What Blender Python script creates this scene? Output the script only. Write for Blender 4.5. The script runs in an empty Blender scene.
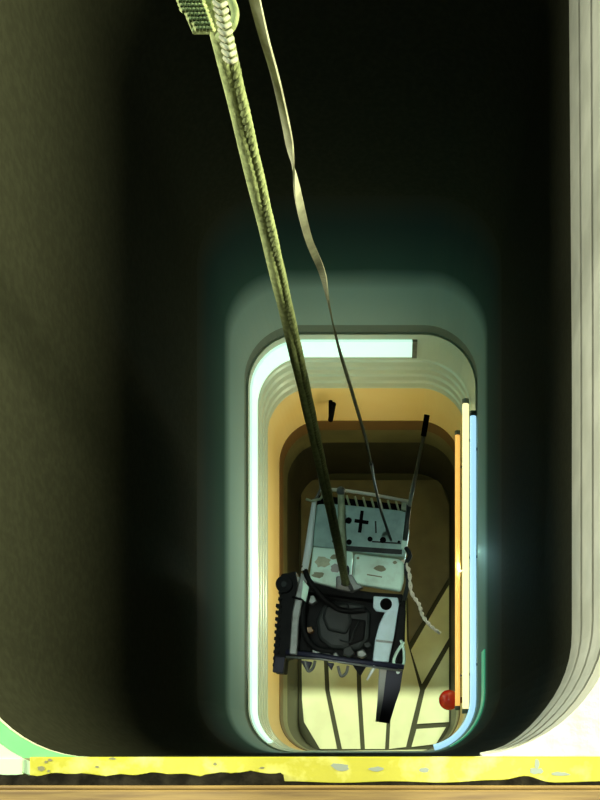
import bpy, bmesh, math, random
from mathutils import Vector, Matrix
random.seed(7)
C = bpy.context.scene.collection
F, VX, VY = 892.0, 400.0, 750.0           # focal length in px and the foot of the plumb line
CAMZ = 1.5                                # camera height over the shaft mouth (mouth at z = 0)
FLOOR_D = 6.5
L, R, S, N = -.74, .37, -.012, 2.02       # inner faces of the shaft

def P(x, y, d):
    return Vector(((x-VX)*d/F, (VY-y)*d/F, CAMZ-d))

# ------------------------------------------------------------ materials
def mat(name, col, rough=.5, metal=0., col2=None, scale=8., detail=4., bump=0., emit=None, estr=0., lo=.4, hi=.65, spec=.5, stretch=(1,1,1), coat=0.):
    m = bpy.data.materials.new(name); m.use_nodes = True
    nt = m.node_tree; b = nt.nodes['Principled BSDF']
    b.inputs['Base Color'].default_value = (*col, 1)
    b.inputs['Roughness'].default_value = rough
    b.inputs['Metallic'].default_value = metal
    b.inputs['Specular IOR Level'].default_value = spec
    b.inputs['Coat Weight'].default_value = coat
    if emit:
        b.inputs['Emission Color'].default_value = (*emit, 1)
        b.inputs['Emission Strength'].default_value = estr
    if col2 or bump:
        tc = nt.nodes.new('ShaderNodeTexCoord'); mp = nt.nodes.new('ShaderNodeMapping')
        mp.inputs['Scale'].default_value = stretch
        nz = nt.nodes.new('ShaderNodeTexNoise'); nz.inputs['Scale'].default_value = scale; nz.inputs['Detail'].default_value = detail
        nt.links.new(tc.outputs['Object'], mp.inputs['Vector']); nt.links.new(mp.outputs[0], nz.inputs['Vector'])
        if col2:
            cr = nt.nodes.new('ShaderNodeValToRGB')
            cr.color_ramp.elements[0].position = lo; cr.color_ramp.elements[0].color = (*col, 1)
            cr.color_ramp.elements[1].position = hi; cr.color_ramp.elements[1].color = (*col2, 1)
            nt.links.new(nz.outputs['Fac'], cr.inputs[0]); nt.links.new(cr.outputs[0], b.inputs['Base Color'])
        if bump:
            bp = nt.nodes.new('ShaderNodeBump'); bp.inputs['Strength'].default_value = bump; bp.inputs['Distance'].default_value = .01
            nt.links.new(nz.outputs['Fac'], bp.inputs['Height']); nt.links.new(bp.outputs[0], b.inputs['Normal'])
    return m

M = {}
M['black_wall'] = mat('matt_black_paint', (.027,.028,.017), .85, col2=(.033,.035,.021), scale=60, bump=.08, spec=.03)
def enamel():  # enamel band colours, with light falloff painted into the fade from black
    m = mat('enamel_with_falloff', (.1,.2,.17), .75, spec=.05)
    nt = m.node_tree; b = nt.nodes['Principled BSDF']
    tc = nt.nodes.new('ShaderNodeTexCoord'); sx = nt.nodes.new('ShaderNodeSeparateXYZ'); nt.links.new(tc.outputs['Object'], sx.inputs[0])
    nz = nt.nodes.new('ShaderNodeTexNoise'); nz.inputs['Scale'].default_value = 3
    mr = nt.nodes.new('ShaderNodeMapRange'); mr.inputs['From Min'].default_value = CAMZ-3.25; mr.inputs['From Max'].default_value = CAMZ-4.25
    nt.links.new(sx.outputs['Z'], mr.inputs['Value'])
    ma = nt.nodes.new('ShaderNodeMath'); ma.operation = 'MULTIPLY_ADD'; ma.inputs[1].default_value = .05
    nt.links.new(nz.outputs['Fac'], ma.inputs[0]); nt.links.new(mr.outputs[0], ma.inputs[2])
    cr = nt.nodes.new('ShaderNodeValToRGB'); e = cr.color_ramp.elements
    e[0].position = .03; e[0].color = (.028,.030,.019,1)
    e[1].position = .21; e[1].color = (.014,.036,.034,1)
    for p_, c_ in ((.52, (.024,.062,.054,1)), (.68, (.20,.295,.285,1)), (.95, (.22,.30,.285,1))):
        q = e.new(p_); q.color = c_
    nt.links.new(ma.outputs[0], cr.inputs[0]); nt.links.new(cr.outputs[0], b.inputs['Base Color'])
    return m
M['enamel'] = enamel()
M['far_board'] = mat('shaded_board', (.12,.115,.05), .6, col2=(.17,.16,.07), scale=4)  # darker board colour: shade at the far end painted in
M['gap'] = mat('charcoal_seal', (.09,.12,.10), .6)
M['mint'] = mat('pale_mint_metal', (.56,.65,.56), .35, .1, col2=(.60,.67,.58), scale=5)
M['ochre'] = mat('ochre_paint', (.90,.68,.28), .45, col2=(.92,.72,.34), scale=3)
M['brown'] = mat('brown_paint', (.16,.09,.03), .5)
M['olive'] = mat('olive_metal', (.20,.20,.10), .4, .3, col2=(.13,.13,.06), scale=4)
M['dark_olive'] = mat('dark_olive_steel', (.035,.035,.016), .45, .2, col2=(.07,.068,.03), scale=4)
M['near_black'] = mat('blackish_steel', (.012,.013,.007), .5, col2=(.03,.03,.015), scale=5)  # mottled near-black steel for the lowest wall band
M['plank'] = mat('pale_yellow_board', (.72,.78,.40), .55, col2=(.66,.70,.36), scale=6, bump=.05)
M['joint'] = mat('board_joint', (.05,.055,.02), .8)
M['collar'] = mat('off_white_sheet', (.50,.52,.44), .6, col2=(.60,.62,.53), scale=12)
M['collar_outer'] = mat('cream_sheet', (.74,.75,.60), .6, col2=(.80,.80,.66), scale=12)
M['collar_joint'] = mat('sheet_edge_grey', (.20,.21,.17), .7)
M['cream'] = mat('cream_plaster', (.80,.82,.56), .75, col2=(.84,.86,.66), scale=26, bump=.5)
M['green'] = mat('spring_green_paint', (.15,.55,.19), .5, col2=(.20,.60,.24), scale=10)
M['palegreen'] = mat('pale_green_paint', (.56,.80,.50), .5)
M['yellow'] = mat('worn_yellow_paint', (.50,.48,.02), .5, col2=(.72,.72,.18), scale=22, lo=.52, hi=.72, bump=.2)
M['chip'] = mat('bare_paint_chip', (.22,.22,.10), .7)
M['greychip'] = mat('grey_paint_chip', (.30,.36,.30), .7)
M['rubber'] = mat('dirty_black_rubber', (.010,.009,.006), .9, col2=(.026,.023,.015), scale=40, bump=.6, spec=.03)
M['wood'] = mat('ochre_wood', (.30,.20,.06), .6, col2=(.19,.12,.04), scale=7, stretch=(1,14,14), bump=.15)
M['rope'] = mat('yellow_green_fibre', (.27,.32,.13), .9, col2=(.18,.22,.085), scale=90, bump=.4)
M['rope2'] = mat('pale_webbing', (.36,.37,.24), .8, col2=(.24,.24,.16), scale=40, bump=.2)
M['thin'] = mat('dark_wire', (.03,.04,.035), .5)
M['boxgrey'] = mat('grey_teal_case', (.28,.44,.40), .55, col2=(.20,.32,.29), scale=16, bump=.1)
M['white'] = mat('stained_white_plate', (.56,.82,.69), .5, col2=(.42,.60,.48), scale=18, lo=.5, hi=.75)
M['brightwhite'] = mat('white_enamel', (.75,.86,.84), .3)
M['bluewhite'] = mat('pale_blue_steel', (.40,.57,.62), .4, 0, col2=(.32,.46,.48), scale=14)
M['stain'] = mat('brown_stain', (.20,.22,.13), .7)
M['ink'] = mat('black_ink', (.004,.004,.004), .95, spec=0.)
M['black'] = mat('black_plastic', (.005,.006,.006), .6, col2=(.009,.010,.010), scale=30, spec=.06)
M['grey'] = mat('dark_grey_cast', (.015,.020,.019), .5, 0, col2=(.026,.032,.03), scale=20, bump=.2, spec=.15)
M['steel'] = mat('worn_steel', (.17,.19,.175), .4, .2, col2=(.10,.11,.10), scale=25)
M['brass'] = mat('tarnished_brass', (.40,.45,.28), .5, 0, col2=(.26,.32,.20), scale=30)
M['navy'] = mat('navy_plate', (.018,.020,.038), .5, 0., spec=.2)
M['greyface'] = mat('mid_grey_plate', (.24,.25,.22), .5)
M['red'] = mat('glossy_red', (.60,.02,.01), .22, coat=.5)
M['wire'] = mat('cream_wire', (.75,.74,.60), .5)
M['led_mint'] = mat('mint_lamp', (.6,.8,.7), .3, emit=(.60,.95,.80), estr=.9)
M['led_blue'] = mat('blue_lamp', (.6,.8,.9), .3, emit=(.42,.78,1.0), estr=1.0)
M['led_yellow'] = mat('yellow_lamp', (.9,.9,.6), .3, emit=(1,.93,.45), estr=1.1)
M['led_orange'] = mat('orange_lamp', (.9,.6,.2), .3, emit=(1,.50,.11), estr=.8)
M['led_green'] = mat('green_lamp', (.1,.5,.3), .3, emit=(.04,.42,.22), estr=.5)

# ------------------------------------------------------------ helpers
def link(name, bm, m, parent=None, smooth=False, bevel=0., recalc=True):
    if recalc: bmesh.ops.recalc_face_normals(bm, faces=bm.faces)
    me = bpy.data.meshes.new(name); bm.to_mesh(me); bm.free()
    o = bpy.data.objects.new(name, me); C.objects.link(o)
    for k in (m if isinstance(m, list) else [m]): me.materials.append(M[k])
    if smooth:
        for p in me.polygons: p.use_smooth = True
    if bevel:
        b = o.modifiers.new('bevel', 'BEVEL'); b.width = bevel; b.segments = 2; b.limit_method = 'ANGLE'; b.angle_limit = .6
    if parent:
        o.parent = parent
        bpy.context.view_layer.update()
        o.matrix_parent_inverse = parent.matrix_world.inverted()
    return o

def thing(name, loc, label, cat, group=None):
    o = bpy.data.objects.new(name, None); C.objects.link(o); o.location = loc
    o.empty_display_size = .1; o['label'] = label; o['category'] = cat
    if group: o['group'] = group
    bpy.context.view_layer.update()
    return o

def tag(o, label, cat, group=None):
    o['label'] = label; o['category'] = cat
    if group: o['group'] = group
    return o

def struct(o): o['kind'] = 'structure'; return o

def loop_pts(inset=0., radii=(.26,.26,.26,.22), n=14, m=24):
    """rounded rectangle counter-clockwise from the SE corner; radii SE, NE, NW, SW"""
    l, r, s, t = L+inset, R-inset, S+inset, N-inset
    cs = [((r, s), 270, radii[0]), ((r, t), 0, radii[1]), ((l, t), 90, radii[2]), ((l, s), 180, radii[3])]
    out = []
    for k, ((x, y), a0, rad) in enumerate(cs):
        rad = max(.01, rad-inset)
        cx = x-rad if x > 0 else x+rad
        cy = y+rad if y < 1 else y-rad
        for i in range(n+1):
            a = math.radians(a0+90*i/n)
            out.append((cx+rad*math.cos(a), cy+rad*math.sin(a)))
        # straight run to the next corner
        (nx, ny), na, nr = cs[(k+1) % 4]; nr = max(.01, nr-inset)
        ncx = nx-nr if nx > 0 else nx+nr
        ncy = ny+nr if ny < 1 else ny-nr
        e = (ncx+nr*math.cos(math.radians(na)), ncy+nr*math.sin(math.radians(na)))
        p = out[-1]
        for i in range(1, m):
            out.append((p[0]+(e[0]-p[0])*i/m, p[1]+(e[1]-p[1])*i/m))
    return out

def ring(name, profile, m, closed=True, sel=None, depth_fn=None, smooth=False):
    """sweep a closed (inset, depth) profile round the shaft; sel keeps a stretch of the loop"""
    bm = bmesh.new()
    cols = []
    base = loop_pts(0)
    idx = list(range(len(base)))
    if sel:
        keep = [sel(*base[i]) for i in idx]
        n = len(idx)
        st = next(i for i in range(n) if keep[i] and not keep[i-1])
        idx = []
        i = st
        while keep[i % n] and len(idx) < n:
            idx.append(i % n); i += 1
    rings = []
    for (ins, d) in profile:
        lp = loop_pts(ins)
        rings.append([bm.verts.new((lp[i][0], lp[i][1], CAMZ-(depth_fn(d, *base[i]) if depth_fn else d))) for i in idx])
    k = len(rings); n = len(idx)
    for a in range(k):
        b = (a+1) % k
        for i in range(n if not sel else n-1):
            j = (i+1) % n
            f = bm.faces.new((rings[a][i], rings[a][j], rings[b][j], rings[b][i]))
            f.smooth = smooth
    if sel:
        bm.faces.new([r[0] for r in rings]); bm.faces.new([r[-1] for r in reversed(rings)])
    return link(name, bm, m)

def band(name, d0, d1, m, inset=0.):
    return struct(ring(name, [(inset, d0), (inset, d1), (-.06, d1), (-.06, d0)], m))

def slab(name, pts, d, t, m, parent=None, bevel=.002, d2=None):
    """prism on a plan outline: top at depth d (d2 at the last points optional), t thick"""
    bm = bmesh.new()
    top = [bm.verts.new(P(x, y, d)) for x, y in pts]
    bot = [bm.verts.new(v.co-Vector((0, 0, t))) for v in top]
    bm.faces.new(top); bm.faces.new(list(reversed(bot)))
    n = len(pts)
    for i in range(n):
        j = (i+1) % n
        bm.faces.new((top[j], top[i], bot[i], bot[j]))
    return link(name, bm, m, parent, bevel=bevel)

def tube_bm(bm, pts, rad, seg=10):
    """round bar through 3-D points; rad number or list"""
    pts = [Vector(p) for p in pts]
    rads = rad if isinstance(rad, (list, tuple)) else [rad]*len(pts)
    prev = None; rings = []
    up = Vector((.31, .17, .93)).normalized()
    for i, p in enumerate(pts):
        t = (pts[min(i+1, len(pts)-1)]-pts[max(i-1, 0)]).normalized()
        if prev is None:
            a = t.cross(up).normalized() if abs(t.dot(up)) < .97 else t.cross(Vector((1, 0, 0))).normalized()
        else:
            a = (prev-t*prev.dot(t)).normalized()
        prev = a; b = t.cross(a)
        rings.append([bm.verts.new(p+(a*math.cos(q*2*math.pi/seg)+b*math.sin(q*2*math.pi/seg))*rads[i]) for q in range(seg)])
    for r0, r1 in zip(rings, rings[1:]):
        for q in range(seg):
            f = bm.faces.new((r0[q], r0[(q+1) % seg], r1[(q+1) % seg], r1[q])); f.smooth = True
    bm.faces.new(list(reversed(rings[0]))); bm.faces.new(rings[-1])

def tube(name, pts, rad, m, parent=None, seg=10):
    bm = bmesh.new(); tube_bm(bm, pts, rad, seg)
    return link(name, bm, m, parent)

def box_bm(bm, c, size, rot=None):
    ma = Matrix.Translation(c) @ (rot.to_4x4() if rot else Matrix.Identity(4)) @ Matrix.Diagonal((*size, 1))
    bmesh.ops.create_cube(bm, size=1, matrix=ma)

def disc(name, x, y, d, rpx, t, m, parent, seg=20):
    r = rpx*d/F
    bm = bmesh.new()
    bmesh.ops.create_cone(bm, cap_ends=True, segments=seg, radius1=r, radius2=r, depth=t, matrix=Matrix.Translation(P(x, y, d)-Vector((0, 0, t/2))))
    return link(name, bm, m, parent, bevel=.0015)

def smoothpath(pts, k=6):
    pts = [Vector(p) for p in pts]; out = []
    for i in range(len(pts)-1):
        p0, p1, p2, p3 = pts[max(i-1, 0)], pts[i], pts[i+1], pts[min(i+2, len(pts)-1)]
        for j in range(k):
            t = j/k
            out.append(.5*((2*p1)+(p2-p0)*t+(2*p0-5*p1+4*p2-p3)*t*t+(3*p1-p0-3*p2+p3)*t**3))
    out.append(pts[-1]); return out

# ------------------------------------------------------------ the shaft
band('wall_upper', 1.513, 3.25, 'black_wall')
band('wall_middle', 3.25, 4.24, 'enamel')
band('trim_2', 4.24, 4.33, 'gap', -.006)
band('trim_3', 4.33, 4.38, 'mint', .004)
ribs = [(.0, 4.38), (.0, 4.62)]
for k in range(4):
    a = 4.62+k*.088
    ribs += [(.008, a+.01), (.008, a+.062), (-.004, a+.066), (-.004, a+.086)]
ribs += [(.0, 4.98), (-.06, 4.98), (-.06, 4.38)]
struct(ring('trim_4', ribs, 'mint'))
band('trim_5', 4.98, 5.47, 'ochre')
band('trim_6', 5.47, 5.62, 'brown', .004)
band('trim_7', 5.62, 5.86, 'olive')
band('wall_lower', 5.86, 6.56, 'near_black')

# floor: pale tapered boards over a dark base
bm = bmesh.new()
lp = loop_pts(-.03)
top = [bm.verts.new((x, y, CAMZ-FLOOR_D-.02)) for x, y in lp]; bot = [bm.verts.new((x, y, CAMZ-FLOOR_D-.08)) for x, y in lp]
bm.faces.new(top); bm.faces.new(list(reversed(bot)))
for i in range(len(lp)):
    j = (i+1) % len(lp); bm.faces.new((top[i], top[j], bot[j], bot[i]))
for f in bm.faces: f.material_index = 1
for f in bm.faces: f.material_index = 1
boards = [
 [(301,600),(321,600),(325,690),(337,749),(320,749),(304,722),(302,700)],
 [(325,600),(355,600),(357,692),(360.5,749),(342,749),(329.5,690)],
 [(359,600),(390,600),(388.5,690),(385,749),(365,749),(361.5,692)],
 [(393.5,600),(406,600),(407,640),(420,690),(406,747),(389,749),(392,690)],
 [(425,690),(449,647),(449,722),(417,724)],
 [(416.5,729),(446,727),(436,744),(411.5,747)],
 [(411,650),(437,605),(449,585),(449,638),(422,684)],
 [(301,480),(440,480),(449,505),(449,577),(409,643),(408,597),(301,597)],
 [(322,751),(433,749.5),(428,750.8),(330,751.4)],
]
for b in boards:
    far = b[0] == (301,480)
    t = [bm.verts.new(P(x, y, FLOOR_D)) for x, y in b]; u = [bm.verts.new(v.co-Vector((0, 0, .018))) for v in t]
    fs = [bm.faces.new(t), bm.faces.new(list(reversed(u)))]
    for i in range(len(b)):
        j = (i+1) % len(b); fs.append(bm.faces.new((t[j], t[i], u[i], u[j])))
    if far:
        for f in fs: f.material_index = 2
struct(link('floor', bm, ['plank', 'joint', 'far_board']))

# surround plate at the mouth with the rounded opening
def plate(name, m, outer, z, t, inset=-.0, ):
    bm = bmesh.new(); lp = loop_pts(inset); n = len(lp)
    outer_loop = loop_pts(-1.1)
    a = [bm.verts.new((x, y, z)) for x, y in lp]; b = [bm.verts.new((*p, z)) for p in outer_loop]
    c = [bm.verts.new((x, y, z-t)) for x, y in lp]; d = [bm.verts.new((*p, z-t)) for p in outer_loop]
    for i in range(n):
        j = (i+1) % n
        for q in ((a[i], a[j], b[j], b[i]), (c[j], c[i], d[i], d[j]), (a[j], a[i], c[i], c[j]), (b[i], b[j], d[j], d[i])): bm.faces.new(q)
    return struct(link(name, bm, m))
plate('wall_mouth', 'cream', (-1.1, .75, -.22, 2.5), .0, .012)

# off-white sheets lining the mouth, deepest on the right-hand side
def deep(k):
    def f(d, x, y):
        w = min(1, max(0, (x-.09)/.23)); w = w*w*(3-2*w)
        w *= 1+.10*max(0, y-.8)
        return 1.5+(d-1.5)*w+(.002 if d > 1.5 else 0)
    return f
right = lambda x, y: x > .12
for k, (d0, d1, ins) in enumerate([(1.5, 1.60, .0014), (1.60, 1.70, .0028), (1.70, 1.80, .0042), (1.80, 1.90, .0056)]):
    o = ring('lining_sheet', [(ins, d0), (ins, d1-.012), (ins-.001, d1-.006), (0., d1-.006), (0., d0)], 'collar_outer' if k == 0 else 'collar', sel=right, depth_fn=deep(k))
    tag(o, ['topmost pale sheet lining the right side of the shaft mouth', 'second pale sheet down in the right side of the shaft mouth',
            'third pale sheet down in the right side of the shaft mouth', 'lowest pale sheet on the right mouth, meeting the black wall'][k],
        'lining', 'pale sheets lining the mouth')

# green corner sheets at the lower left
def corner_sheet(a, b, z, m, label):
    lp = [p for p in loop_pts(a) if p[0] < L+.23 and p[1] < .24]
    lo = [p for p in loop_pts(b) if p[0] < L+.23 and p[1] < .24]
    n = min(len(lp), len(lo)); lp, lo = lp[:n], lo[:n]
    bm = bmesh.new()
    v = [[bm.verts.new((x, y, z+q)) for x, y in s] for s, q in ((lp, .004), (lo, .004), (lo, 0), (lp, 0))]
    for k in range(4):
        for i in range(n-1):
            bm.faces.new((v[k][i], v[k][i+1], v[(k+1) % 4][i+1], v[(k+1) % 4][i]))
    bm.faces.new([s[0] for s in v]); bm.faces.new([s[-1] for s in reversed(v)])
    return tag(link('corner_sheet', bm, m), label, 'sheet', 'green sheets at the lower left corner')
corner_sheet(.0, -.028, .001, 'green', 'spring green curved sheet rimming the lower left mouth corner')
corner_sheet(-.028, -.05, .004, 'palegreen', 'narrow paler green curved sheet outside the green rim')
corner_sheet(-.05, -.10, .001, 'green', 'outermost green curved sheet at the lower left corner')

# kerb strip, block, seal and timber along the near side
def strip_poly(pts, z, t):
    bm = bmesh.new()
    a = [bm.verts.new((x, y, z)) for x, y in pts]; b = [bm.verts.new((x, y, z-t)) for x, y in pts]
    bm.faces.new(a); bm.faces.new(list(reversed(b)))
    for i in range(len(pts)):
        j = (i+1) % len(pts); bm.faces.new((a[j], a[i], b[i], b[j]))
    return bm
def px(x, y, d=1.49): v = P(x, y, d); return (v.x, v.y)
pts = [px(30,757),(px(640,756.5))]+[px(640,784),px(30,784)]
yb = link('kerb_strip', strip_poly(pts, .012, .012), 'yellow', bevel=.0015)
tag(yb, 'worn yellow painted strip along the near edge of the shaft', 'strip')
for (x, y, rx, ry, mm, nm) in [(41,768.5,4,3,'chip','paint_chip'),(46,762,1.6,1.6,'chip','paint_chip'),(50,760,2.5,1.4,'chip','paint_chip'),(48.5,771,1.4,1.4,'chip','paint_chip'),
    (112,758.5,4,1.2,'chip','paint_chip'),(97,767,2,1.2,'chip','paint_chip'),(340,767,9,4,'greychip','grey_patch'),(376,769,7,2.4,'greychip','grey_patch'),
    (424,770,6,2.2,'greychip','grey_patch'),(537,764,2.6,5,'greychip','grey_patch'),(536,771,8,3,'greychip','grey_patch'),(560,774,10,2,'greychip','grey_patch'),(215,764,2,1.6,'chip','paint_chip'),(262,768,3,1.2,'chip','paint_chip')]:
    n = 14
    q = [px(x+rx*math.cos(a*2*math.pi/n)*random.uniform(.7,1.2), y+ry*math.sin(a*2*math.pi/n)*random.uniform(.7,1.2), 1.487) for a in range(n)]
    link(nm, strip_poly(q, .0127, .0009), mm, yb)
pb = link('corner_block', strip_poly([px(-30,758),px(22,758),px(22.5,776),px(-30,776)], .012, .012), 'palegreen', bevel=.002)
tag(pb, 'small pale green block left of the yellow strip', 'block')
link('block_joint', strip_poly([px(22.6,758),px(29.4,758),px(29.4,776),px(22.9,776)], .006, .006), 'chip', pb)
# rubber seal: ragged upper edge
up = []
x = -30
while x < 283:
    up.append((x, 774.5+1.0*math.sin(x*.07)+.8*math.sin(x*.19+1)+random.uniform(-.4, .4)-(1.6 if 200 < x < 283 else 0))); x += 5
up += [(283, 775), (284, 781)]
while x < 640:
    up.append((x, 782.2+.7*math.sin(x*.06)-(6.0*math.exp(-((x-527)/15)**2))-(1.2*math.exp(-((x-490)/30)**2)))); x += 5
pts = [px(a, b, 1.48) for a, b in up]+[px(640, 785.5, 1.48), px(-30, 785.5, 1.48)]
o = link('rubber_seal', strip_poly(list(reversed(pts)), .020, .0072), 'rubber')
tag(o, 'ragged dirty black seal between yellow strip and timber', 'seal')
bm = bmesh.new()
yy = [px(0, 786, 1.46)[1], px(0, 790, 1.46)[1], -.105, -.20]
box_bm(bm, Vector((-.2, (yy[1]+yy[3])/2, .02)), (1.9, yy[1]-yy[3], .04))
box_bm(bm, Vector((-.2, (yy[0]+yy[1])/2+.0003, .015)), (1.9, yy[0]-yy[1], .03))
tag(link('timber_beam', bm, 'wood', bevel=.003), 'ochre brown wooden beam along the very bottom edge', 'beam')

# ------------------------------------------------------------ lamps inside the shaft
def keep_mint(x, y): return (x < L+.10) or (y > N-.30 and x < .062)
led = ring('strip_light', [(.012, 4.39), (.012, 4.56), (.001, 4.56), (.001, 4.39)], 'led_mint', sel=keep_mint)
led.location.z = 0
tag(led, 'bright mint white light band bending round the left and far walls', 'light')
e = ring('end_cap', [(.014, 4.385), (.014, 4.57), (.001, 4.57), (.001, 4.385)], 'steel', sel=lambda x, y: y > N-.02 and .06 < x < .11)
e.parent = led

def tube_light(x, d, y0, y1, r, m, label, curve=False):
    z = CAMZ-d
    t = thing('tube_light', (x, (y0+y1)/2, z), label, 'light')
    pts = [Vector((x, y0+(y1-y0)*i/30, z)) for i in range(31)]
    if curve:
        lpp = [p for p in loop_pts(R-x) if p[0] > .14 and p[1] < .26]
        lpp = [Vector((a, b, z)) for a, b in lpp if b < y0]
        pts = lpp+pts
    tube('glowing_tube', pts, r, m, t, 12)
    for yy in ((y0, y1) if not curve else (y1,)):
        bm = bmesh.new(); tube_bm(bm, [Vector((x, yy-.012, z)), Vector((x, yy+.012, z))], r*1.15, 12)
        link('end_cap', bm, 'steel', t)
    for k in range(3):
        yy = y0+(y1-y0)*(.12+.38*k)
        bm = bmesh.new(); box_bm(bm, Vector(((x+R)/2+.002, yy, z-r)), (R-x+.004, .012, .008)); link('clip', bm, 'steel', t)
    return t
tube_light(.352, 4.30, .25, 1.62, .0145, 'led_blue', 'pale blue tube light outermost on the right wall', True)
tube_light(.338, 4.60, .20, 1.795, .0165, 'led_yellow', 'yellow white tube light in the middle on the right wall')
tube_light(.316, 4.90, .23, 1.74, .0135, 'led_orange', 'thin orange tube light innermost on the right wall')
g = ring('strip_light', [(.006, 3.86), (.006, 3.99), (.001, 3.99), (.001, 3.86)], 'led_green', sel=lambda x, y: x > .22 and y < .46)
tag(g, 'dim green light strip low on the right wall corner', 'light')

# red ball and small fittings
b = thing('red_ball', P(448, 700, 5.2), 'glossy red ball fixed low on the right wall near the boards', 'ball')
bm = bmesh.new(); c = P(449, 700, 5.2)
bmesh.ops.create_uvsphere(bm, u_segments=28, v_segments=18, radius=.060, matrix=Matrix.Translation(c))
link('ball', bm, 'red', b, smooth=True)
bm = bmesh.new(); tube_bm(bm, [c+Vector((.05, 0, 0)), Vector((R+.004, c.y, c.z))], .018, 12); link('stem', bm, 'brown', b)
p0 = P(330.5, 420, 5.15); p1 = P(333.5, 404, 5.02)
peg = thing('wall_peg', (p0.x, N, p0.z), 'short black peg standing out of the far ochre wall', 'peg')
tube('shank', [p0, p1], .015, 'ink', peg, 12)
tube('base', [Vector((p0.x, N+.003, p0.z-.01)), p0], .012, 'ink', peg, 10)

# ------------------------------------------------------------ ropes
def along(a, da, b, db, t):
    A, B = P(*a, da), P(*b, db); return A+(B-A)*t
top, bot = P(208, -25, 1.08), P(346, 584, 3.425)
rope = thing('hanging_rope', bot, 'thick yellow-green rope running down to the hanging machine', 'rope')
axis = (bot-top).normalized(); e1 = axis.cross(Vector((0, 1, 0))).normalized(); e2 = axis.cross(e1)
NS = 640
def sag(t): return e1*(.006*math.sin(math.pi*t)) 
def helix(off, r0, turns, ph, t): 
    a = ph+turns*2*math.pi*t
    return top+(bot-top)*t+sag(t)+e1*off+(e1*math.cos(a)+e2*math.sin(a))*r0
bm = bmesh.new()
for k in range(3):
    tube_bm(bm, [helix(.0060, .0034, 64, k*2.094, i/NS) for i in range(NS+1)], [.0056]*(NS+1), 6)
link('twisted_strand', bm, 'rope', rope)
bm = bmesh.new()
tube_bm(bm, [helix(-.0050, .0, 1, 0, i/60)+e2*.002*math.sin(i) for i in range(61)], .0105, 10)
link('smooth_strand', bm, 'rope', rope)
# wrapped tail and loop near the top
def ribbon(bm, path, width, thick, twist):
    prev = None
    rows = []
    for i, p in enumerate(path):
        t = (path[min(i+1, len(path)-1)]-path[max(i-1, 0)]).normalized()
        a = t.cross(Vector((0, 1, 0))).normalized(); b_ = t.cross(a)
        th = twist(i/(len(path)-1)); w = width(i/(len(path)-1))
        u = a*math.cos(th)+b_*math.sin(th); v = t.cross(u)
        rows.append([bm.verts.new(p+u*w/2*sx+v*thick/2*sy) for sx, sy in ((-1, -1), (1, -1), (1, 1), (-1, 1))])
    for r0, r1 in zip(rows, rows[1:]):
        for q in range(4): bm.faces.new((r0[q], r0[(q+1) % 4], r1[(q+1) % 4], r1[q]))
    bm.faces.new(rows[0]); bm.faces.new(list(reversed(rows[-1])))
bm = bmesh.new()
for k in range(7):   # braided tail, rows of short strands
    x0 = 178+k*3.6
    for j in range(10):
        y0 = -14+j*4.6
        if y0+1 > 31-(k < 1)*8 or (k < 1 and y0 > 12) or (k < 2 and y0 > 20): continue
        sh = y0*.36
        tube_bm(bm, [P(x0+sh, y0, 1.10), P(x0+1.9+sh, y0+1.6, 1.093), P(x0+4.2+sh, y0+2.0, 1.10)], .0029, 6)
link('braided_tail', bm, 'rope', rope)
slab('tail_backing', [(174,-16),(202,-16),(210,31),(192,31),(185,14)], 1.103, .006, 'rope', rope, bevel=.001)
tube('side_loop', smoothpath([P(214,-14,1.08), P(228,-4,1.075), P(235,12,1.08), P(232,26,1.085), P(224,32,1.09), P(219,38,1.10)], 6), .0052, 'rope', rope)
bm = bmesh.new()
for k in range(9):
    y0 = 2+k*7
    tube_bm(bm, smoothpath([P(214+k*1.3, y0, 1.07), P(220+k*1.3, y0+4, 1.058), P(226+k*1.3, y0+1, 1.07)], 4), .0026, 6)
link('lashing', bm, 'rope2', rope)
tube('eyelet', [P(346, 584, 3.43)+Vector((.016*math.cos(a), 0, .016*math.sin(a))) for a in [i*math.pi/10 for i in range(21)]], .005, 'steel', rope)

s0, s1 = P(249, -25, 1.08), P(371, 462, 2.75)
strap = thing('hanging_strap', s1, 'narrow twisted flat strap right of the thick rope', 'strap')
key = [(249,-25),(262,30),(276,80),(287,130),(291,155),(299,200),(309,240),(322,272),(328,300),(338,345),(352,392),(366,440),(371,462)]
path = []
for (x, y) in key:
    t = (y+25)/(462+25.); inv = (1-t)/1.08+t/2.75
    path.append(P(x, y, 1/inv))
path = smoothpath(path, 10)
bm = bmesh.new()
def tw(t): return .15+math.pi*(1/(1+math.exp(-(t-.37)*32)))+1.2*(1/(1+math.exp(-(t-.60)*40)))+ .5*math.sin(t*9)
ribbon(bm, path, lambda t: .0155*(1-.25*t), .0032, tw)
link('webbing', bm, 'rope2', strap)
tube('thin_wire', smoothpath([path[-1], P(375,485,3.0), P(380,507,3.2), P(384,520,3.35), P(391,540,3.48)], 6), .005, 'thin', strap, 6)

# ------------------------------------------------------------ the hanging machine
mc = thing('hanging_machine', P(352, 600, 3.8), 'boxy tracked machine with pale plates hanging on the rope', 'machine')
D = 3.50
box = slab('battery_box', [(317,504),(330,503),(408,511),(409,530),(405,557),(372,554),(311,546)], D, .14, 'boxgrey', mc, .006)
slab('box_edge', [(404,523),(409.5,530),(406,552),(401,548)], D-.004, .05, 'white', box, .003)
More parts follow.
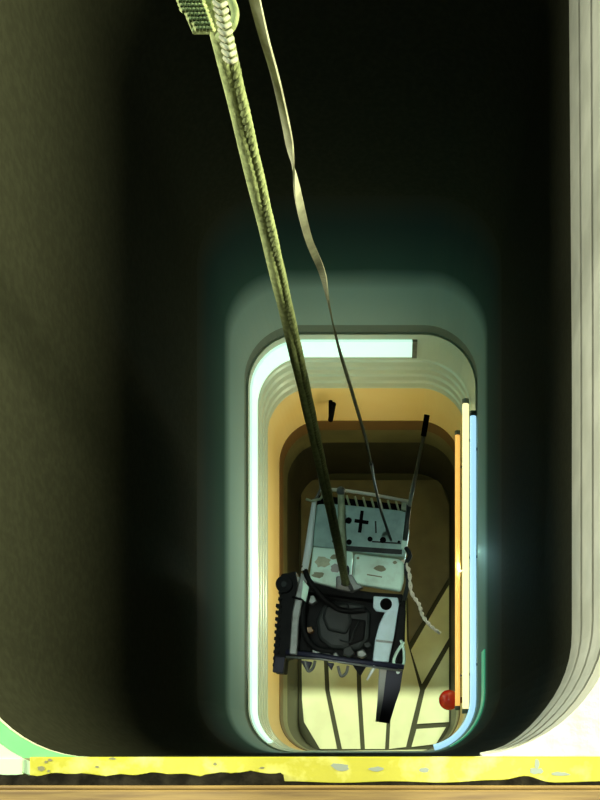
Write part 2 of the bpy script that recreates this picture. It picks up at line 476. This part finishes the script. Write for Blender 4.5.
# the plus sign, the dot and stroke beside it
def bar(nm, a, b, w, d, m, par, t=.003):
    A, B = Vector(a), Vector(b); u = (B-A).normalized(); n = Vector((-u.y, u.x))*w/2
    return slab(nm, [tuple(A+n), tuple(B+n), tuple(B-n), tuple(A-n)], d, t, m, par, .0008)
bar('plus_sign', (354.5,520.5), (368.5,522.5), 3.6, D-.003, 'ink', box)
bar('plus_sign', (362.2,510.5), (359.5,532.5), 3.4, D-.0032, 'ink', box)
disc('dot_mark', 348.5, 520.5, D-.003, 3.2, .003, 'ink', box)
bar('dash_mark', (344,521.5), (349,520.5), 3.0, D-.0031, 'ink', box)
bar('stroke_mark', (375.5,521), (376,533), 1.6, D-.002, 'grey', box, .002)
for x, y, r in ((370,539,2.6),(383,540,3.2),(349,542,2.8),(399,542,1.6),(334,541,2)):
    disc('hole', x, y, D-.002, r, .002, 'ink', box)
bar('lower_seam', (372,541.5), (401,543.5), 1.5, D-.0015, 'grey', box, .002)
bar('stain', (343,548), (402,552), 5, D-.001, 'grey', box, .001)
# rail with slots behind the box
slab('slot_panel', [(318,495),(409,505),(408,514),(317,505)], D+.03, .05, 'ink', mc, .002)
bm = bmesh.new()
for k in range(11):
    x = 322+k*8.2
    tube_bm(bm, [P(x, 492.5+k*.9, D-.0), P(x+3.4, 504+k*.95, D+.01)], .0045, 6)
link('slot_ribs', bm, 'brass', mc)
tube('top_rail', [P(325,489.5,D-.02), P(341,490,D-.025), P(372,494.5,D-.02), P(409,501.5,D-.02)], .0065, 'wire', mc)
slab('rail_end', [(402,500),(409,501),(408,512),(401,509)], D-.02, .05, 'brass', mc, .003)
# post
post = tube('post', [P(341,488,D-.055), P(341.5,520,D-.05), P(344,575,D-.045)], [.013,.015,.013], 'brass', mc, 10)
bm = bmesh.new(); bmesh.ops.create_icosphere(bm, subdivisions=2, radius=.018, matrix=Matrix.Translation(P(341,491,D-.06))); link('cap_nut', bm, 'steel', post)
# left bright tube
st = tube('side_tube', [P(314.5,500,D-.02), P(312,520,D-.03), P(309,545,D-.03), P(304.5,571,D-.03)], [.009,.012,.015,.013], 'brightwhite', mc, 12)
tube('crossbar', [P(306,499,D-.03), P(312,501,D-.03), P(320,499,D-.03), P(324,494,D-.03)], .005, 'brass', st)
tube('rear_spur', [P(314.5,502,D-.02), P(321,488,D-.0), P(318,470,D+.02), P(322,456,D+.05)], [.006,.005,.005,.004], 'steel', mc)
# white cover plates
cp = slab('cover_plate', [(354,553),(398,558.5),(404,562),(404,580),(401,591),(358,584),(352,580)], D-.045, .04, 'white', mc, .010)
for x, y, rx, ry in ((380,568.5,6,3.2),(358,558,1.6,1.3),(395,562.5,2.2,1.6)):
    n = 14; slab('stain', [(x+rx*math.cos(a*2*math.pi/n)*random.uniform(.75,1.15), y+ry*math.sin(a*2*math.pi/n)*random.uniform(.75,1.15)) for a in range(n)], D-.0465, .002, 'stain', cp, 0)
bar('scratch', (367,574.5), (382,577), 1.2, D-.0465, 'stain', cp, .002)
lp2 = slab('left_plate', [(313,546.5),(340,549),(353,552),(350,586),(338,588),(309,580)], D-.040, .04, 'white', mc, .006)
for x, y, rx, ry, m_ in ((323,562,8,6,'brass'),(336,568,6,4,'greyface'),(334,557,4,2.5,'stain'),(318,575,6,3,'stain'),(347,571,3,6,'grey')):
    n = 14; slab('patch', [(x+rx*math.cos(a*2*math.pi/n)*random.uniform(.75,1.2), y+ry*math.sin(a*2*math.pi/n)*random.uniform(.75,1.2)) for a in range(n)], D-.042, .002, m_, lp2, 0)
# hook gear at the end of the rope
slab('rope_anchor', [(336,576),(352,574),(357,583),(364,587),(352,592),(336,589)], D-.06, .03, 'steel', mc, .006)
bar('anchor_link', (344,574), (352,590), 4, D-.075, 'grey', mc, .02)
# black lower body
slab('chassis', [(296,578),(312,582),(372,592),(406,596),(404,664),(350,660),(289,653)], D+.07, .17, 'black', mc, .008)
slab('black_bar', [(305,582),(372,592),(403,594),(402,602),(372,600),(306,592)], D-.0, .06, 'black', mc, .006)  # black bar along the top of the body
mo = slab('motor_housing', [(322,606),(334,600),(362,603),(371,612),(369,638),(360,650),(330,648),(318,638),(316,620)], D+.02, .09, 'grey', mc, .014)
slab('motor_cover', [(326,604),(348,602),(352,622),(346,634),(327,630),(322,616)], D+.0, .05, 'grey', mo, .012)
slab('motor_step', [(350,618),(366,620),(364,640),(348,646)], D+.01, .05, 'black', mo, .008)
tube('motor_pipe', smoothpath([P(340,640,D-.01), P(350,642,D-.02), P(354,632,D-.02), P(359,622,D-.01)], 5), .004, 'grey', mo, 6)
tube('hose', smoothpath([P(304,566,D-.03), P(308,578,D-.035), P(318,592,D-.03), P(330,604,D-.02), P(345,611,D-.0), P(366,610,D-.005)], 6), .011, 'black', mc, 10)
tube('hose', smoothpath([P(308,596,D+.0), P(303,612,D-.01), P(305,634,D-.01), P(316,648,D+.0), P(334,652,D+.01)], 6), .012, 'black', mc, 10)
for i, (x, y, s, m_) in enumerate(((312,600,5,'steel'),(316,652,4,'steel'),(327,656,5,'grey'),(349,652,6,'grey'),(362,654,5,'steel'),(310,630,4,'brown'),(368,645,4,'grey'),(336,655,3,'steel'))):
    slab('fitting', [(x-s,y-s*.6),(x+s*.3,y-s),(x+s,y+s*.2),(x,y+s*.8),(x-s,y+s*.4)], D-.004+.002*(i % 3), .04, m_, mc, .004)
# white bracket with its black hole
br = slab('bracket', [(373.5,596),(398,597.5),(399,604),(395,632),(388.5,662),(372.5,661),(375,640),(379,624),(385,612),(376,611),(373,607)], D-.03, .018, 'bluewhite', mc, .004)
disc('bolt_hole', 386, 604, D-.034, 6, .004, 'ink', br, 24)
bar('bracket_seam', (376,640.5), (393,642.5), 2.2, D-.032, 'steel', br, .003)
slab('bracket_side', [(399,606),(406,610),(404,640),(395,664),(389.5,662),(396,632)], D+.0, .05, 'black', mc, .004)
tube('side_loop', smoothpath([P(404,642,D-.01), P(396,654,D-.01), P(394,664,D-.01), P(403,665,D-.01), P(404,652,D-.01), P(401,640,D-.01)], 5), .006, 'white', mc)
# lower rail and its hooks
tube('lower_rail', [P(286,652,D-.01), P(312,655,D-.015), P(352,661,D-.015), P(404,667,D-.01)], .011, 'navy', mc, 8)
tube('rail_wire', [P(286,657,D-.02), P(320,659,D-.03), P(352,664,D-.03), P(402,671,D-.02)], .0045, 'steel', mc, 6)
def hook(x, y, m_='steel'):
    tube('hook', smoothpath([P(x-4, y-6, D-.01), P(x-1, y+4, D+.0), P(x+4, y+1, D+.0), P(x+6, y-6, D-.01)], 5), .006, m_, mc, 8)
hook(309, 667); hook(342, 672); 
tube('hook', [P(375,666,D-.02), P(371,673,D-.01), P(367,680,D+.0)], [.007,.006,.004], 'brightwhite', mc, 8)
slab('rail_tooth', [(300,660),(312,662),(307,672)], D-.0, .03, 'navy', mc, .003)
slab('rail_tooth', [(326,662),(334,663),(331,670)], D-.0, .03, 'navy', mc, .003)
slab('rail_tooth', [(352,664),(366,666),(360,676)], D-.0, .03, 'black', mc, .003)
# left track, wheel and frame bar
tr = slab('track', [(281,574),(296,571),(298,582),(293,610),(291,656),(285,658),(283.5,672.5),(272.5,671.5),(275,640),(279,605)], D-.01, .12, 'black', mc, .004)
for k in range(12):
    y = 592+k*6.6
    bar('track_lug', (276.5-k*.35+ (2 if k<2 else 0), y), (282-k*.35, y+.6), 3.2, D-.022, 'black', tr, .05)
slab('track_foot', [(275.5,656),(285,657.5),(283,673.5),(272.5,672)], D-.024, .03, 'navy', tr, .002)
wh = disc('track_wheel', 284, 584, D-.03, 8.5, .06, 'black', mc, 28); disc('hub', 284, 584, D-.038, 3, .012, 'grey', wh, 16)
fb = slab('frame_bar', [(301,572),(307,577),(303,597),(299,620),(297,655),(289,654),(292,612),(297,588)], D-.03, .03, 'steel', mc, .005)
tube('frame_tie', [P(292,597,D-.04), P(306,600,D-.04)], .004, 'ink', mc, 6)
slab('gusset', [(303,580),(309,587),(306,602),(301,598)], D-.05, .012, 'white', mc, .003)
# long foot plate on the lower right
lg = slab('foot_plate', [(387,667),(403,670),(400,690),(395,705),(389.5,723.5),(379,722),(383,700)], D+.0, .014, 'navy', mc, .002)
slab('foot_face', [(379,668),(388,669),(384.5,700),(380.5,722),(375.5,721.5),(377.5,700)], D+.004, .016, 'greyface', lg, .002)
disc('rivet', 398, 672, D-.004, 2, .005, 'brightwhite', lg, 12)
# antenna and loose wire
an = tube('antenna', [P(409,507,D-.02), P(415,478,D-.08), P(424,434,D-.16)], [.0085,.0075,.006], 'wire', mc, 10)
tube('antenna_tip', [P(423.5,436,D-.155), P(427,415,D-.19)], .011, 'ink', an, 10)
tube('antenna_base', [P(405,540,D-.02), P(409,505,D-.02)], .010, 'thin', mc, 8)
tube('right_cable', smoothpath([P(406,548,D-.0), P(410,556,D-.02), P(405,566,D-.02), P(408,582,D-.01), P(404,600,D+.02)], 5), .009, 'grey', mc, 8)
pp = smoothpath([P(403,560,D-.02), P(409,571,D-.03), P(411.5,592,D-.02), P(419,604,D-.0), P(423,616,D+.02), P(431,626,D+.04), P(440,633,D+.06)], 10)
bm = bmesh.new()
for k in range(2):
    tube_bm(bm, [p+Vector((math.cos(i*.75+k*math.pi), math.sin(i*.75+k*math.pi)*.6, math.sin(i*.75+k*math.pi)))*.0045 for i, p in enumerate(pp)], .0042, 6)
link('loose_wire', bm, 'wire', mc)

# ------------------------------------------------------------ light
def aim(o, target): o.rotation_euler = (Vector(target)-o.location).to_track_quat('-Z', 'Y').to_euler()
def area(name, loc, target, sx, sy, w, col):
    l = bpy.data.lights.new(name, 'AREA'); l.shape = 'RECTANGLE'; l.size = sx; l.size_y = sy; l.energy = w; l.color = col
    o = bpy.data.objects.new(name, l); C.objects.link(o); o.location = loc; aim(o, target); return o
area('rope_fill', (1.9, 1.2, .60), (-.4, 1.0, .0), .6, 1.15, 190, (1, 1, .66))  # unseen area light added for the rope and left wall
area('side_fill', (-1.9, .6, .48), (.37, .5, -.1), .5, .5, 60, (1, 1, .78))  # added out of view to brighten the pale sheets on the right
def spot(name, loc, target, half, w, col, soft=.05, blend=.5):
    l = bpy.data.lights.new(name, 'SPOT'); l.energy = w; l.color = col; l.spot_size = math.radians(half*2); l.spot_blend = blend; l.shadow_soft_size = soft
    o = bpy.data.objects.new(name, l); C.objects.link(o); o.location = loc; aim(o, target); return o
spot('deck_fill', (.50, -.20, 2.0), (.45, -.10, 0), 14, 115, (1, 1, .84))  # unseen spots added to brighten the surround plate and kerb
spot('deck_fill', (-.10, -.25, 2.0), (-.10, -.14, 0), 13, 85, (1, 1, .80))
spot('deck_fill', (-.65, -.20, 2.0), (-.65, -.10, 0), 13, 95, (.96, 1, .86))
spot('machine_fill', (-.245, 1.217, 2.6), (-.207, .63, -1.925), 6.0, 175, (.74, 1, .90), .04)  # unseen spot added for the machine top, aligned to keep the rope dark
spot('floor_fill', (-.18, 2.18, .5), (-.18, 2.18-5.5*math.tan(math.radians(18)), -5), 6.0, 1600, (.92, 1, .80), .005, .3)  # unseen spot added for the bright boards; the mouth rim cuts its edge
def line_light(name, loc, target, length, thick, w, col, roll=0):
    o = area(name, loc, target, thick, length, w, col); return o
line_light('tube_glow', (.335, .95, CAMZ-4.30), (-1, .95, CAMZ-3.5), 1.3, .02, 8, (.45, .90, .85))
line_light('tube_glow', (.318, 1.0, CAMZ-4.60), (-1, 1.0, CAMZ-4.70), 1.5, .02, 7, (1, .92, .55))
line_light('tube_glow', (.300, 1.0, CAMZ-4.90), (-1, 1.0, CAMZ-5.2), 1.4, .02, 6, (1, .66, .28))
line_light('band_glow', (L+.03, .95, CAMZ-4.49), (1, .95, CAMZ-4.3), 1.6, .02, 1.5, (.60, 1, .82))

w = bpy.data.worlds.new('world'); bpy.context.scene.world = w; w.use_nodes = True
w.node_tree.nodes['Background'].inputs[0].default_value = (.5, .6, .5, 1); w.node_tree.nodes['Background'].inputs[1].default_value = .002

# ------------------------------------------------------------ camera
cam = bpy.data.cameras.new('camera'); co = bpy.data.objects.new('camera', cam); C.objects.link(co)
co.location = (0, 0, CAMZ); co.rotation_euler = (0, 0, 0)
cam.sensor_fit = 'VERTICAL'; cam.sensor_height = 24; cam.sensor_width = 18
cam.lens = F/800*24
cam.shift_x = -(VX-300)/800; cam.shift_y = (VY-400)/800
cam.clip_start = .02; cam.clip_end = 50
sc = bpy.context.scene; sc.camera = co
sc.view_settings.view_transform = 'Standard'; sc.view_settings.look = 'None'; sc.view_settings.gamma = 1; sc.view_settings.exposure = 0
sc.view_settings.use_curve_mapping = False
sc.cycles.use_denoising = True
